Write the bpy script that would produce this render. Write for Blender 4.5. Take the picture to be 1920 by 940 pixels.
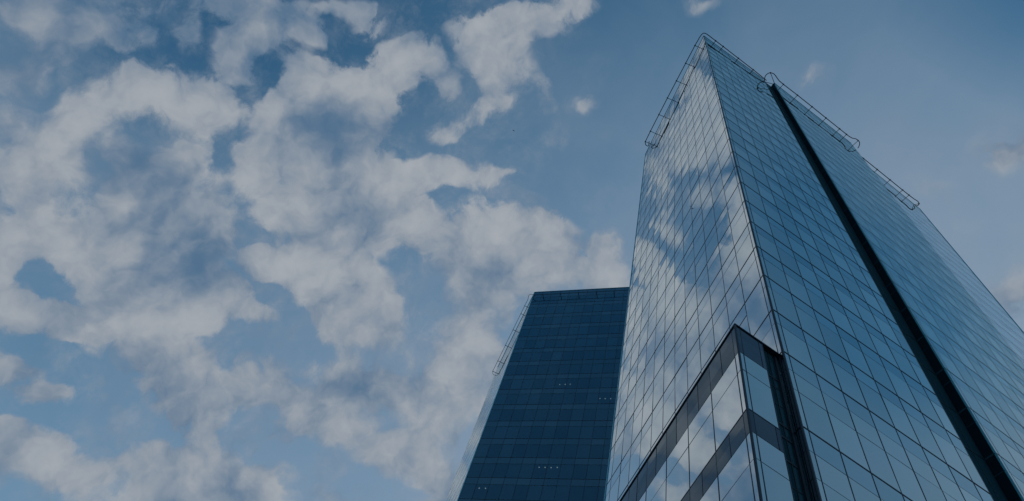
import bpy, bmesh, math, random
from mathutils import Vector, Matrix

random.seed(11)
R = math.radians
scene = bpy.context.scene
col = scene.collection
for _o in list(bpy.data.objects):
    bpy.data.objects.remove(_o)

# ------------------------------------------------------------------ camera
CAM = Vector((12.0423, -15.9675, 1.6))
F_PX = 1300.0
RIGHT = Vector((0.5272648, 0.8244963, 0.2054205))
DOWN = Vector((-0.7103584, 0.5603783, -0.4258721))
FWD = Vector((-0.4662432, 0.0786252, 0.8811558))
cam_data = bpy.data.cameras.new('camera')
cam_data.sensor_width = 36.0
cam_data.lens = 36.0 * F_PX / 1920.0
cam_data.clip_start = 0.1
cam_data.clip_end = 20000.0
cam = bpy.data.objects.new('camera', cam_data)
col.objects.link(cam)
cam.matrix_world = Matrix(((RIGHT.x, -DOWN.x, -FWD.x, CAM.x),
                           (RIGHT.y, -DOWN.y, -FWD.y, CAM.y),
                           (RIGHT.z, -DOWN.z, -FWD.z, CAM.z),
                           (0, 0, 0, 1)))
scene.camera = cam

# ------------------------------------------------------------------ exposure
scene.view_settings.view_transform = 'Standard'
scene.view_settings.look = 'None'
scene.view_settings.gamma = 1.0
scene.view_settings.use_curve_mapping = False
EXPOSURE = 0.2
scene.view_settings.exposure = EXPOSURE

# ------------------------------------------------------------------ sun + sky
SUN_AZ, SUN_EL = 118.0, 26.0          # azimuth counter-clockwise from +X
sd = Vector((math.cos(R(SUN_AZ)) * math.cos(R(SUN_EL)), math.sin(R(SUN_AZ)) * math.cos(R(SUN_EL)), math.sin(R(SUN_EL))))
sun_data = bpy.data.lights.new('sun', 'SUN')
sun_data.energy = 2.0
sun_data.angle = R(0.5)
sun_data.color = (1.0, 0.93, 0.84)
sun = bpy.data.objects.new('sun', sun_data)
col.objects.link(sun)
sun.rotation_euler = (-sd).to_track_quat('-Z', 'Y').to_euler()
sun.location = (60, 120, 200)

# azimuth/elevation patches where the cloud deck is gathered: direction xyz, frame euler, angular half sizes, density
CLOUD_BLOBS = [
    (-0.4604, -0.5439, 0.7016, -0.157, -0.781, 1.089, 0.0967, 0.0321, 0.91),
    (-0.4912, -0.5158, 0.7019, 0.06, -0.791, 0.725, 0.0717, 0.0317, 0.78),
    (-0.5282, -0.5205, 0.6709, -0.284, -0.797, 1.166, 0.0403, 0.027, 0.65),
    (-0.571, -0.4975, 0.653, -0.373, -0.794, 1.218, 0.0302, 0.0305, 0.975),
    (-0.4451, -0.4706, 0.7618, -0.321, -0.639, 1.322, 0.067, 0.0382, 0.65),
    (-0.467, -0.4666, 0.7512, -0.207, -0.696, 1.102, 0.0228, 0.0188, 0.455),
    (-0.4254, -0.4141, 0.8047, -0.356, -0.539, 1.398, 0.018, 0.0365, 0.52),
    (-0.4421, -0.4518, 0.7749, -0.18, -0.664, 1.084, 0.0235, 0.019, 0.39),
    (-0.3931, -0.3556, 0.8479, 0.04, -0.557, 0.659, 0.0747, 0.0322, 0.78),
    (-0.3756, -0.3965, 0.8377, -0.128, -0.565, 1.048, 0.127, 0.0226, 0.78),
    (-0.3582, -0.3079, 0.8814, -0.314, -0.385, 1.422, 0.0332, 0.0278, 0.585),
    (-0.3989, -0.3051, 0.8647, -0.2, -0.49, 1.06, 0.0341, 0.0206, 0.39),
    (-0.31, -0.2855, 0.9068, -0.118, -0.42, 1.027, 0.0485, 0.0167, 0.455),
    (-0.4433, -0.3589, 0.8214, -0.226, -0.568, 1.085, 0.0388, 0.0337, 0.455),
    (-0.3141, -0.2534, 0.915, -0.266, -0.323, 1.389, 0.0344, 0.028, 0.39),
    (-0.5275, -0.4448, 0.7238, 0.032, -0.761, 0.655, 0.0717, 0.043, 1.17),
    (-0.4997, -0.3918, 0.7725, -0.41, -0.569, 1.344, 0.0726, 0.0472, 1.3),
    (-0.4975, -0.3575, 0.7904, -0.296, -0.598, 1.12, 0.0477, 0.0408, 1.04),
    (-0.5761, -0.4533, 0.6802, 0.187, -0.806, 0.41, 0.0763, 0.0473, 1.17),
    (-0.6147, -0.4416, 0.6536, -0.466, -0.75, 1.259, 0.0583, 0.0571, 1.17),
    (-0.6565, -0.4275, 0.6215, -0.554, -0.751, 1.314, 0.0466, 0.0504, 0.78),
    (-0.5473, -0.3502, 0.7602, -0.573, -0.44, 1.557, 0.0372, 0.0414, 1.17),
    (-0.4832, -0.4372, 0.7585, -0.244, -0.673, 1.116, 0.0235, 0.0142, 0.585),
    (-0.6896, -0.4086, 0.5979, -0.626, -0.741, 1.355, 0.0308, 0.0251, 0.65),
    (-0.6767, -0.3774, 0.6321, -0.715, -0.578, 1.518, 0.0715, 0.0452, 1.17),
    (-0.6826, -0.337, 0.6484, -0.603, -0.665, 1.298, 0.0401, 0.0299, 0.78),
    (-0.6144, -0.3156, 0.7232, -0.482, -0.616, 1.209, 0.0934, 0.0829, 1.3),
    (-0.6206, -0.2633, 0.7386, -0.662, -0.359, 1.549, 0.0459, 0.0562, 0.91),
    (-0.6376, -0.3449, 0.6889, -0.517, -0.656, 1.246, 0.0829, 0.0742, 1.04),
    (-0.5836, -0.3723, 0.7217, -0.42, -0.66, 1.197, 0.0718, 0.0605, 1.04),
    (-0.6955, -0.2632, 0.6686, -0.628, -0.598, 1.273, 0.1168, 0.0583, 1.3),
    (-0.7352, -0.3229, 0.596, -0.811, -0.524, 1.541, 0.067, 0.0287, 1.04),
    (-0.6871, -0.2191, 0.6928, -0.186, -0.789, 0.567, 0.0584, 0.0522, 0.91),
    (-0.679, -0.1627, 0.7159, -0.614, -0.503, 1.207, 0.0405, 0.0201, 0.52),
    (-0.7398, -0.2649, 0.6185, -0.831, -0.409, 1.567, 0.0782, 0.039, 0.91),
    (-0.7504, -0.2062, 0.628, -0.854, -0.297, 1.59, 0.0828, 0.049, 1.04),
    (-0.7726, -0.1403, 0.6192, -0.78, -0.513, 1.29, 0.0442, 0.0539, 0.78),
    (-0.769, -0.1809, 0.6132, -0.771, -0.545, 1.312, 0.0553, 0.0401, 0.65),
    (-0.4127, -0.2533, 0.8749, -0.239, -0.45, 1.062, 0.0774, 0.046, 1.235),
    (-0.3483, -0.197, 0.9164, -0.027, -0.411, 0.582, 0.0734, 0.0421, 1.17),
    (-0.4538, -0.2714, 0.8488, 0.028, -0.556, 0.486, 0.0784, 0.048, 1.105),
    (-0.4138, -0.1986, 0.8884, -0.107, -0.466, 0.682, 0.0587, 0.0536, 1.04),
    (-0.4989, -0.2777, 0.821, 0.011, -0.608, 0.488, 0.0598, 0.0618, 1.04),
    (-0.5424, -0.2761, 0.7934, -0.386, -0.543, 1.137, 0.0402, 0.0498, 0.78),
    (-0.5193, -0.2127, 0.8277, -0.378, -0.472, 1.107, 0.0846, 0.0657, 1.17),
    (-0.5619, -0.2083, 0.8005, -0.434, -0.49, 1.133, 0.0697, 0.0402, 1.04),
    (-0.4884, -0.1678, 0.8564, -0.477, -0.268, 1.428, 0.0795, 0.0559, 1.04),
    (-0.5136, -0.1122, 0.8507, -0.411, -0.382, 1.079, 0.0815, 0.0677, 1.17),
    (-0.5078, -0.0513, 0.86, -0.511, -0.168, 1.382, 0.0415, 0.0495, 0.78),
    (-0.5573, -0.1374, 0.8189, -0.453, -0.426, 1.109, 0.1015, 0.0672, 1.17),
    (-0.611, -0.1434, 0.7785, -0.556, -0.411, 1.231, 0.0993, 0.0369, 1.17),
    (-0.6293, -0.1935, 0.7527, -0.532, -0.509, 1.177, 0.0409, 0.0253, 0.78),
    (-0.6147, -0.0832, 0.7843, -0.545, -0.409, 1.125, 0.0799, 0.0522, 1.04),
    (-0.641, -0.0436, 0.7663, -0.678, -0.179, 1.421, 0.0736, 0.0515, 0.975),
    (-0.6244, -0.0099, 0.7811, -0.585, -0.357, 1.102, 0.0445, 0.0524, 0.65),
    (-0.453, -0.2119, 0.8659, -0.302, -0.435, 1.073, 0.0573, 0.0436, 0.91),
    (-0.4429, -0.0863, 0.8924, -0.318, -0.35, 0.957, 0.0678, 0.0286, 1.04),
    (-0.4142, -0.0312, 0.9097, -0.364, -0.231, 1.106, 0.0685, 0.0228, 0.845),
    (-0.3846, 0.016, 0.9229, -0.339, -0.207, 1.002, 0.0229, 0.0106, 0.52),
    (-0.2444, -0.1018, 0.9643, -0.07, -0.259, 0.662, 0.0549, 0.0494, 0.91),
    (-0.2858, -0.1084, 0.9521, -0.186, -0.251, 1.01, 0.0407, 0.0429, 0.546),
    (-0.2041, -0.0772, 0.9759, -0.082, -0.204, 0.745, 0.0762, 0.0314, 0.806),
    (-0.1569, -0.0359, 0.987, -0.067, -0.147, 0.654, 0.0354, 0.0208, 0.78),
    (-0.2713, -0.0657, 0.9602, -0.194, -0.207, 1.002, 0.0447, 0.0468, 0.546),
    (-0.3132, -0.0587, 0.9479, -0.314, -0.083, 1.507, 0.0373, 0.0237, 0.494),
    (-0.3355, -0.135, 0.9323, -0.218, -0.302, 1.023, 0.0281, 0.0434, 0.585),
    (-0.3482, -0.0742, 0.9345, -0.186, -0.315, 0.755, 0.0641, 0.0222, 0.65),
    (-0.3883, -0.0989, 0.9162, -0.286, -0.301, 1.03, 0.0375, 0.0208, 0.65),
    (-0.2784, -0.0048, 0.9604, -0.184, -0.215, 0.735, 0.0149, 0.0353, 0.65),
    (-0.2641, 0.0426, 0.9635, -0.245, -0.116, 0.979, 0.0254, 0.0176, 0.312),
    (-0.3176, 0.036, 0.9475, -0.289, -0.152, 0.985, 0.0227, 0.021, 0.286),
    (-0.2652, -0.1477, 0.9528, -0.147, -0.272, 1.012, 0.0365, 0.0279, 0.455),
    (-0.4522, 0.0487, 0.8906, -0.421, -0.221, 1.008, 0.0999, 0.0653, 1.3),
    (-0.5053, 0.0152, 0.8628, -0.341, -0.414, 0.694, 0.065, 0.0537, 1.04),
    (-0.4456, 0.1103, 0.8884, -0.477, -0.015, 1.299, 0.0691, 0.0692, 1.04),
    (-0.5052, 0.0811, 0.8592, -0.491, -0.227, 1.013, 0.0922, 0.0499, 1.04),
    (-0.5469, 0.077, 0.8337, -0.533, -0.253, 1.03, 0.0612, 0.0611, 0.91),
    (-0.5855, 0.1001, 0.8045, -0.588, -0.258, 1.036, 0.076, 0.0604, 1.04),
    (-0.6292, 0.1101, 0.7694, -0.645, -0.274, 1.053, 0.0977, 0.0816, 1.04),
    (-0.6811, 0.0104, 0.7321, -0.693, -0.312, 1.201, 0.1166, 0.04, 0.975),
    (-0.7186, -0.0054, 0.6954, -0.718, -0.394, 1.164, 0.0778, 0.0534, 0.845),
    (-0.688, 0.1087, 0.7175, -0.601, -0.516, 0.79, 0.1087, 0.0654, 1.105),
    (-0.7289, 0.0853, 0.6793, -0.813, -0.155, 1.309, 0.0941, 0.0414, 0.91),
    (-0.403, 0.2016, 0.8927, -0.46, -0.084, 0.94, 0.0453, 0.0533, 0.975),
    (-0.4523, 0.1735, 0.8748, -0.489, -0.133, 0.961, 0.0534, 0.0382, 0.78),
    (-0.7124, 0.1618, 0.6829, -0.78, -0.28, 1.075, 0.0652, 0.0277, 0.65),
    (-0.7094, 0.2068, 0.6738, -0.801, -0.253, 1.05, 0.0578, 0.0273, 0.65),
    (-0.7338, -0.3801, 0.5632, -0.725, -0.719, 1.409, 0.0378, 0.0341, 0.975),
    (-0.7099, -0.409, 0.5734, -0.676, -0.746, 1.391, 0.0249, 0.0309, 0.52),
    (-0.7904, -0.2983, 0.5351, -0.837, -0.645, 1.435, 0.034, 0.0198, 0.65),
    (-0.7788, -0.3375, 0.5288, -0.969, -0.366, 1.738, 0.0402, 0.0262, 0.585),
    (-0.7322, -0.1054, 0.6729, -0.713, -0.475, 1.227, 0.047, 0.0491, 0.91),
    (-0.7295, -0.053, 0.6819, -0.721, -0.433, 1.197, 0.0414, 0.0318, 0.65),
    (-0.7535, -0.0363, 0.6565, -0.764, -0.428, 1.21, 0.0477, 0.0277, 0.65),
    (-0.8317, -0.2564, 0.4925, -1.03, -0.294, 1.697, 0.0722, 0.0365, 1.105),
    (-0.8408, -0.1995, 0.5032, -0.934, -0.561, 1.429, 0.0544, 0.0334, 0.78),
    (-0.8239, -0.1381, 0.5496, -0.886, -0.517, 1.354, 0.0534, 0.0412, 0.975),
    (-0.8052, -0.0893, 0.5862, -0.849, -0.479, 1.296, 0.0504, 0.0393, 0.91),
    (-0.832, -0.0948, 0.5467, -0.905, -0.485, 1.333, 0.091, 0.0379, 0.91),
    (-0.8029, -0.0163, 0.5959, -0.857, -0.427, 1.247, 0.0492, 0.0362, 0.91),
    (-0.783, 0.0561, 0.6194, -0.843, -0.373, 1.186, 0.0479, 0.0266, 0.65),
    (-0.8145, -0.3037, 0.4943, -0.903, -0.646, 1.484, 0.0199, 0.0149, 0.52),
    (-0.8269, -0.1833, 0.5316, -0.897, -0.55, 1.393, 0.034, 0.025, 0.52),
    (-0.6906, 0.2653, 0.6728, -0.812, -0.212, 1.007, 0.1439, 0.0337, 0.78),
    (-0.0656, 0.0927, 0.9935, -0.107, 0.04, 0.975, 0.0409, 0.0199, 0.26),
    (-0.062, 0.2647, 0.9623, -0.24, 0.136, 0.736, 0.0377, 0.0219, 0.26),
    (0.0131, 0.4664, 0.8845, -0.314, 0.377, 0.82, 0.0434, 0.0371, 0.39),
    (-0.0702, 0.4478, 0.8914, -0.224, 0.417, 1.213, 0.0467, 0.0222, 0.13),
    (-0.1049, 0.5804, 0.8076, -0.541, 0.341, 0.686, 0.0451, 0.0557, 0.26),
    (-0.1349, -0.082, 0.9875, -0.069, -0.143, 0.997, 0.0782, 0.0397, 1.04),
    (-0.1933, -0.1854, 0.9635, -0.064, -0.264, 1.006, 0.0994, 0.0329, 0.91),
    (-0.2791, -0.3102, 0.9088, -0.075, -0.424, 1.018, 0.1362, 0.026, 0.65),
    (-0.3723, -0.4763, 0.7965, -0.077, -0.645, 1.035, 0.1458, 0.0363, 0.78),
    (-0.6177, -0.5082, 0.6001, -0.474, -0.83, 1.296, 0.0562, 0.0832, 1.04),
    (-0.748, -0.422, 0.5122, -0.785, -0.761, 1.48, 0.0546, 0.0706, 1.04),
    (-0.8369, -0.3064, 0.4535, -0.97, -0.641, 1.533, 0.0565, 0.0459, 1.04),
    (-0.8692, -0.1386, 0.4747, -0.995, -0.512, 1.421, 0.1375, 0.053, 1.04),
    (-0.8146, 0.078, 0.5748, -0.907, -0.367, 1.202, 0.133, 0.0572, 1.04),
    (-0.7339, 0.2619, 0.6267, -0.871, -0.234, 1.035, 0.1547, 0.058, 1.04),
    (-0.6925, -0.5105, 0.5098, -0.68, -0.856, 1.455, 0.0618, 0.1407, 1.04),
    (-0.4306, 0.2808, 0.8578, -0.538, -0.051, 0.907, 0.0592, 0.0749, 0.65),
    (-0.5011, 0.3835, 0.7758, -0.682, -0.042, 0.865, 0.1068, 0.0849, 0.78),
]
CLOUD_SHADE = [
    (-0.574, -0.3815, 0.7245, -0.529, -0.575, 1.407, 0.0709, 0.0539, 1.05),
    (-0.6015, -0.4027, 0.69, -0.445, -0.701, 1.227, 0.0454, 0.0328, 0.5),
    (-0.4501, -0.2139, 0.867, -0.214, -0.48, 0.883, 0.0793, 0.054, 1.05),
    (-0.4881, -0.249, 0.8365, -0.327, -0.488, 1.097, 0.0417, 0.0359, 0.4),
    (-0.6573, -0.2573, 0.7084, -0.289, -0.739, 0.788, 0.1093, 0.0626, 0.85),
    (-0.6454, -0.35, 0.6789, -0.531, -0.664, 1.258, 0.0702, 0.0402, 0.35),
    (-0.5438, -0.1557, 0.8246, -0.297, -0.531, 0.823, 0.1088, 0.0592, 0.7),
    (-0.538, -0.0851, 0.8387, -0.45, -0.372, 1.083, 0.0669, 0.0529, 0.45),
    (-0.597, -0.3221, 0.7347, -0.452, -0.615, 1.195, 0.0688, 0.0484, 0.35),
    (-0.4812, 0.0809, 0.8729, -0.466, -0.214, 1.005, 0.0846, 0.0385, 0.4),
    (-0.6868, 0.0248, 0.7264, -0.682, -0.359, 1.126, 0.1162, 0.0436, 0.5),
    (-0.5041, -0.5089, 0.6978, -0.246, -0.768, 1.137, 0.0733, 0.0425, 0.5),
    (-0.6308, -0.2385, 0.7384, -0.523, -0.55, 1.196, 0.0396, 0.0712, 0.4),
    (-0.8159, -0.0506, 0.576, -0.876, -0.453, 1.283, 0.0572, 0.0388, 0.7),
    (-0.3789, -0.3635, 0.8511, -0.149, -0.534, 1.051, 0.1111, 0.0396, 0.45),
    (-0.4484, -0.4639, 0.764, -0.183, -0.681, 1.088, 0.0866, 0.0502, 0.5),
    (-0.5567, 0.0474, 0.8293, -0.53, -0.28, 1.045, 0.0686, 0.0381, 0.45),
    (-0.4527, -0.5476, 0.7037, -0.142, -0.78, 1.081, 0.127, 0.0232, 0.5),
    (-0.4329, -0.3393, 0.8352, -0.223, -0.543, 1.078, 0.1056, 0.0613, 0.55),
    (-0.4269, -0.475, 0.7695, -0.147, -0.679, 1.071, 0.3444, 0.0803, 0.42),
    (-0.5618, -0.5131, 0.649, -0.351, -0.808, 1.209, 0.0989, 0.0542, 0.2),
    (-0.4023, -0.1574, 0.9019, -0.272, -0.359, 1.045, 0.0516, 0.044, 0.3),
    (-0.7555, -0.3424, 0.5585, -0.765, -0.685, 1.414, 0.0415, 0.025, 0.3),
    (-0.847, -0.2559, 0.466, -0.971, -0.6, 1.495, 0.045, 0.0292, 0.3),
    (-0.7642, -0.2411, 0.5983, -0.764, -0.595, 1.347, 0.0701, 0.0394, 0.25),
]
CLOUD_LIGHT = [
    (-0.5031, -0.384, 0.7742, -0.416, -0.562, 1.344, 0.067, 0.0542, 0.9),
    (-0.5406, -0.4369, 0.7189, -0.333, -0.707, 1.169, 0.0511, 0.0387, 0.5),
    (-0.5975, -0.4441, 0.6677, -0.432, -0.745, 1.237, 0.0483, 0.0573, 0.5),
    (-0.6823, -0.3778, 0.6258, -0.605, -0.706, 1.323, 0.0651, 0.0388, 0.6),
    (-0.709, -0.2324, 0.6658, -0.538, -0.683, 1.074, 0.1119, 0.0484, 1),
    (-0.6806, -0.2179, 0.6995, -0.607, -0.552, 1.234, 0.0389, 0.0422, 0.4),
    (-0.7282, -0.2813, 0.625, -0.692, -0.624, 1.325, 0.0583, 0.0332, 0.5),
    (-0.404, -0.2588, 0.8774, -0.227, -0.45, 1.059, 0.0772, 0.0423, 0.6),
    (-0.353, -0.1981, 0.9144, -0.065, -0.412, 0.673, 0.0586, 0.0422, 0.9),
    (-0.3992, -0.2082, 0.8929, -0.246, -0.401, 1.051, 0.0577, 0.0503, 0.5),
    (-0.2598, -0.1, 0.9605, -0.167, -0.229, 1.006, 0.0738, 0.0567, 0.9),
    (-0.1734, -0.0549, 0.9833, -0.116, -0.142, 0.994, 0.0724, 0.0343, 0.8),
    (-0.5603, -0.2206, 0.7983, -0.428, -0.5, 1.135, 0.0761, 0.0436, 0.8),
    (-0.5178, -0.048, 0.8542, -0.443, -0.332, 1.062, 0.0453, 0.0685, 0.7),
    (-0.6211, -0.174, 0.7642, -0.525, -0.488, 1.163, 0.0971, 0.0365, 0.7),
    (-0.4357, -0.0739, 0.8971, -0.345, -0.307, 1.039, 0.0907, 0.034, 0.5),
    (-0.4562, 0.0423, 0.8889, -0.422, -0.228, 1.011, 0.0999, 0.0615, 0.8),
    (-0.4414, 0.1166, 0.8897, -0.446, -0.165, 0.981, 0.0614, 0.0615, 0.5),
    (-0.5903, 0.1043, 0.8004, -0.596, -0.257, 1.037, 0.0683, 0.0603, 0.6),
    (-0.6706, 0.1296, 0.7304, -0.707, -0.281, 1.066, 0.0888, 0.065, 0.7),
    (-0.8287, -0.2455, 0.503, -0.917, -0.598, 1.451, 0.0526, 0.0363, 0.6),
    (-0.8169, -0.153, 0.5561, -0.871, -0.528, 1.355, 0.0533, 0.0319, 0.5),
    (-0.8026, -0.096, 0.5887, -0.843, -0.484, 1.297, 0.0378, 0.0328, 0.5),
    (-0.7977, -0.0145, 0.6028, -0.848, -0.424, 1.241, 0.0462, 0.0331, 0.6),
    (-0.7301, -0.1075, 0.6748, -0.709, -0.476, 1.227, 0.0403, 0.0421, 0.5),
    (-0.7296, -0.3837, 0.566, -0.716, -0.723, 1.405, 0.0303, 0.031, 0.5),
    (-0.3684, -0.0865, 0.9256, -0.273, -0.28, 1.023, 0.0827, 0.0297, 0.5),
    (-0.6391, -0.0539, 0.7673, -0.588, -0.397, 1.129, 0.0509, 0.0371, 0.4),
    (-0.4057, 0.2037, 0.891, -0.464, -0.084, 0.939, 0.0453, 0.0533, 0.6),
    (-0.5667, -0.494, 0.6594, -0.365, -0.787, 1.211, 0.0306, 0.0245, 0.3),
    (-0.749, -0.2201, 0.6249, -0.731, -0.574, 1.313, 0.0607, 0.0403, 0.4),
    (-0.716, 0.0006, 0.6981, -0.716, -0.389, 1.159, 0.0639, 0.0357, 0.4),
    (-0.396, -0.3475, 0.85, 0.031, -0.554, 0.662, 0.0477, 0.0259, 0.4),
    (-0.4837, -0.5068, 0.7136, -0.214, -0.752, 1.116, 0.0479, 0.0182, 0.35),
]
DEEP_BLUE = [
    (-0.3816, -0.3153, 0.8689, -0.176, -0.49, 1.052, 0.2847, 0.1766, 1),
    (-0.4484, -0.4639, 0.764, -0.183, -0.681, 1.088, 0.2308, 0.1254, 0.7),
    (-0.1859, -0.1738, 0.9671, -0.064, -0.25, 1.005, 0.4266, 0.1318, 0.5),
    (0.1942, 0.396, 0.8975, 0.11, 0.444, 1.368, 0.2576, 0.1619, 1.3),
    (0.173, 0.5426, 0.822, -0.242, 0.561, 0.828, 0.1679, 0.1821, 0.8),
    (0.2903, 0.573, 0.7664, -0.131, 0.687, 0.897, 0.1959, 0.2199, 0.5),
]
VAPOUR = [
    (-0.6446, -0.3108, 0.6985, -0.533, -0.625, 1.239, 0.5504, 0.48, 0.9),
    (-0.6847, 0.1149, 0.7197, -0.719, -0.297, 1.082, 0.4411, 0.3231, 0.7),
    (-0.3811, -0.2874, 0.8787, -0.189, -0.463, 1.051, 0.4836, 0.2068, 0.5),
    (-0.1386, 0.5063, 0.8511, -0.483, 0.28, 0.753, 0.1966, 0.23, 0.22),
    (-0.3742, 0.1885, 0.908, -0.426, -0.075, 0.941, 0.2259, 0.2283, 0.2),
]


world = bpy.data.worlds.new('World')
scene.world = world
world.use_nodes = True
wt = world.node_tree
for n in list(wt.nodes):
    wt.nodes.remove(n)


def NN(tree, kind, **kw):
    n = tree.nodes.new(kind)
    for k, v in kw.items():
        setattr(n, k, v)
    return n


def math_node(tree, op, a, b=None, c=None, clamp=False):
    n = tree.nodes.new('ShaderNodeMath')
    n.operation = op
    n.use_clamp = clamp
    for i, v in enumerate((a, b, c)):
        if v is None:
            continue
        if isinstance(v, (int, float)):
            n.inputs[i].default_value = v
        else:
            tree.links.new(v, n.inputs[i])
    return n.outputs[0]


def smooth(tree, v, a, b, lo=0.0, hi=1.0):
    n = tree.nodes.new('ShaderNodeMapRange')
    n.interpolation_type = 'SMOOTHSTEP'
    tree.links.new(v, n.inputs['Value'])
    n.inputs['From Min'].default_value = a
    n.inputs['From Max'].default_value = b
    n.inputs['To Min'].default_value = lo
    n.inputs['To Max'].default_value = hi
    return n.outputs['Result']


def noise(tree, vec, scale, detail=2.0, rough=0.5, color=False, dist=0.0):
    n = tree.nodes.new('ShaderNodeTexNoise')
    tree.links.new(vec, n.inputs['Vector'])
    n.inputs['Scale'].default_value = scale
    n.inputs['Detail'].default_value = detail
    n.inputs['Roughness'].default_value = rough
    n.inputs['Distortion'].default_value = dist
    return n.outputs['Color' if color else 'Fac']


def mixrgb(tree, fac, a, b, op='MIX'):
    n = tree.nodes.new('ShaderNodeMix')
    n.data_type = 'RGBA'
    n.blend_type = op
    for s, v in ((n.inputs[0], fac), (n.inputs[6], a), (n.inputs[7], b)):
        if isinstance(v, (int, float)):
            s.default_value = v
        elif isinstance(v, tuple):
            s.default_value = (*v, 1.0)
        else:
            tree.links.new(v, s)
    return n.outputs[2]


SKY_STRENGTH = 0.14
tc = NN(wt, 'ShaderNodeTexCoord')
dirv = tc.outputs['Generated']
sky = NN(wt, 'ShaderNodeTexSky', sky_type='NISHITA')
sky.sun_disc = False
sky.sun_elevation = R(SUN_EL)
sky.sun_rotation = R(90.0 - SUN_AZ)
sky.altitude = 200.0
sky.air_density = 1.0
sky.dust_density = 1.2
sky.ozone_density = 3.0
K = 1.0 / (SKY_STRENGTH * 2.0 ** EXPOSURE)      # display-linear value -> radiance before strength


def disp(r, g, b):
    f = lambda s: ((s / 255.0 + 0.055) / 1.055) ** 2.4 if s > 10 else s / 255.0 / 12.92
    return (f(r) * K, f(g) * K, f(b) * K)


def add_blobs(vec, table):
    acc = None
    for (x, y, z, ex, ey, ez, sx, sy, amp) in table:
        m = NN(wt, 'ShaderNodeMapping', vector_type='TEXTURE')
        wt.links.new(vec, m.inputs['Vector'])
        m.inputs['Location'].default_value = (x, y, z)
        m.inputs['Rotation'].default_value = (ex, ey, ez)
        m.inputs['Scale'].default_value = (sx, sy, 0.6)
        g = NN(wt, 'ShaderNodeTexGradient', gradient_type='SPHERICAL')
        wt.links.new(m.outputs[0], g.inputs[0])
        acc = math_node(wt, 'MULTIPLY_ADD', g.outputs['Fac'], amp, acc if acc is not None else 0.0)
    return acc


def warp(vec, scale, amount, detail):
    nz = noise(wt, vec, scale, detail, 0.55, color=True)
    s = NN(wt, 'ShaderNodeVectorMath', operation='SUBTRACT')
    wt.links.new(nz, s.inputs[0])
    s.inputs[1].default_value = (0.5, 0.5, 0.5)
    k = NN(wt, 'ShaderNodeVectorMath', operation='SCALE')
    wt.links.new(s.outputs[0], k.inputs[0])
    k.inputs['Scale'].default_value = amount
    a = NN(wt, 'ShaderNodeVectorMath', operation='ADD')
    wt.links.new(vec, a.inputs[0])
    wt.links.new(k.outputs[0], a.inputs[1])
    return a.outputs[0]


w1 = warp(dirv, 8.0, 0.055, 4.0)
w2 = warp(w1, 34.0, 0.020, 4.0)
blob = add_blobs(w2, CLOUD_BLOBS)
fbm = noise(wt, w1, 11.0, 7.0, 0.60)
fine = noise(wt, w2, 40.0, 5.0, 0.70)
n1 = math_node(wt, 'MULTIPLY_ADD', fbm, 1.25, -0.46)
n2 = math_node(wt, 'MULTIPLY_ADD', fine, 1.15, -0.575)
dens = math_node(wt, 'ADD', math_node(wt, 'ADD', blob, n1), n2)


def puffs(vec, scale):
    v = NN(wt, 'ShaderNodeTexVoronoi', feature='F1')
    wt.links.new(vec, v.inputs['Vector'])
    v.inputs['Scale'].default_value = scale
    return v.outputs['Distance']


puff = puffs(warp(w2, 60.0, 0.012, 3.0), 21.0)
dens = math_node(wt, 'ADD', dens, math_node(wt, 'MULTIPLY_ADD', puff, -0.80, 0.37))
gate = smooth(wt, blob, 0.0, 0.25)
soft = noise(wt, dirv, 5.0, 2.0, 0.5)              # some edges are crisp, others dissolve
edge = math_node(wt, 'MULTIPLY_ADD', smooth(wt, soft, 0.35, 0.65), 0.70, 0.38)
mr = NN(wt, 'ShaderNodeMapRange', interpolation_type='SMOOTHSTEP')
wt.links.new(dens, mr.inputs['Value'])
mr.inputs['From Min'].default_value = 0.02
wt.links.new(edge, mr.inputs['From Max'])
alpha = math_node(wt, 'MULTIPLY', mr.outputs['Result'], gate)
# thin torn scraps drifting between the larger clouds
wisp_n = noise(wt, warp(dirv, 14.0, 0.05, 4.0), 17.0, 6.0, 0.68)
wide = smooth(wt, math_node(wt, 'ADD', add_blobs(dirv, VAPOUR), math_node(wt, 'MULTIPLY', blob, 2.0)), 0.0, 0.45)
wisp = math_node(wt, 'MULTIPLY', math_node(wt, 'MULTIPLY', smooth(wt, wisp_n, 0.40, 0.78), wide), 0.62)
alpha = math_node(wt, 'MAXIMUM', alpha, wisp)
# sky base: Nishita through a pale veil of high thin cloud
sep = NN(wt, 'ShaderNodeSeparateXYZ')
wt.links.new(dirv, sep.inputs[0])
zc = sep.outputs['Z']
tint = mixrgb(wt, 1.0, sky.outputs['Color'], (0.46, 0.80, 0.76), 'MULTIPLY')
veil_n = noise(wt, warp(dirv, 3.0, 0.25, 2.0), 3.2, 6.0, 0.55)
low = smooth(wt, zc, 0.98, 0.50)
dp = NN(wt, 'ShaderNodeVectorMath', operation='DOT_PRODUCT')
wt.links.new(dirv, dp.inputs[0])
dp.inputs[1].default_value = (sd.x, sd.y, sd.z)
near_sun = smooth(wt, dp.outputs['Value'], 0.35, 0.97)
veil = math_node(wt, 'ADD', math_node(wt, 'MULTIPLY', low, 0.40), math_node(wt, 'MULTIPLY', near_sun, 0.75))
veil = math_node(wt, 'ADD', veil, math_node(wt, 'MULTIPLY_ADD', veil_n, 0.9, -0.40), clamp=True)
deep = math_node(wt, 'MINIMUM', add_blobs(dirv, DEEP_BLUE), 1.0)
veil = math_node(wt, 'MULTIPLY', veil, math_node(wt, 'MULTIPLY_ADD', deep, -0.75, 1.0))
base = mixrgb(wt, math_node(wt, 'MULTIPLY', veil, 0.9), tint, disp(134, 149, 167))
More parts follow.
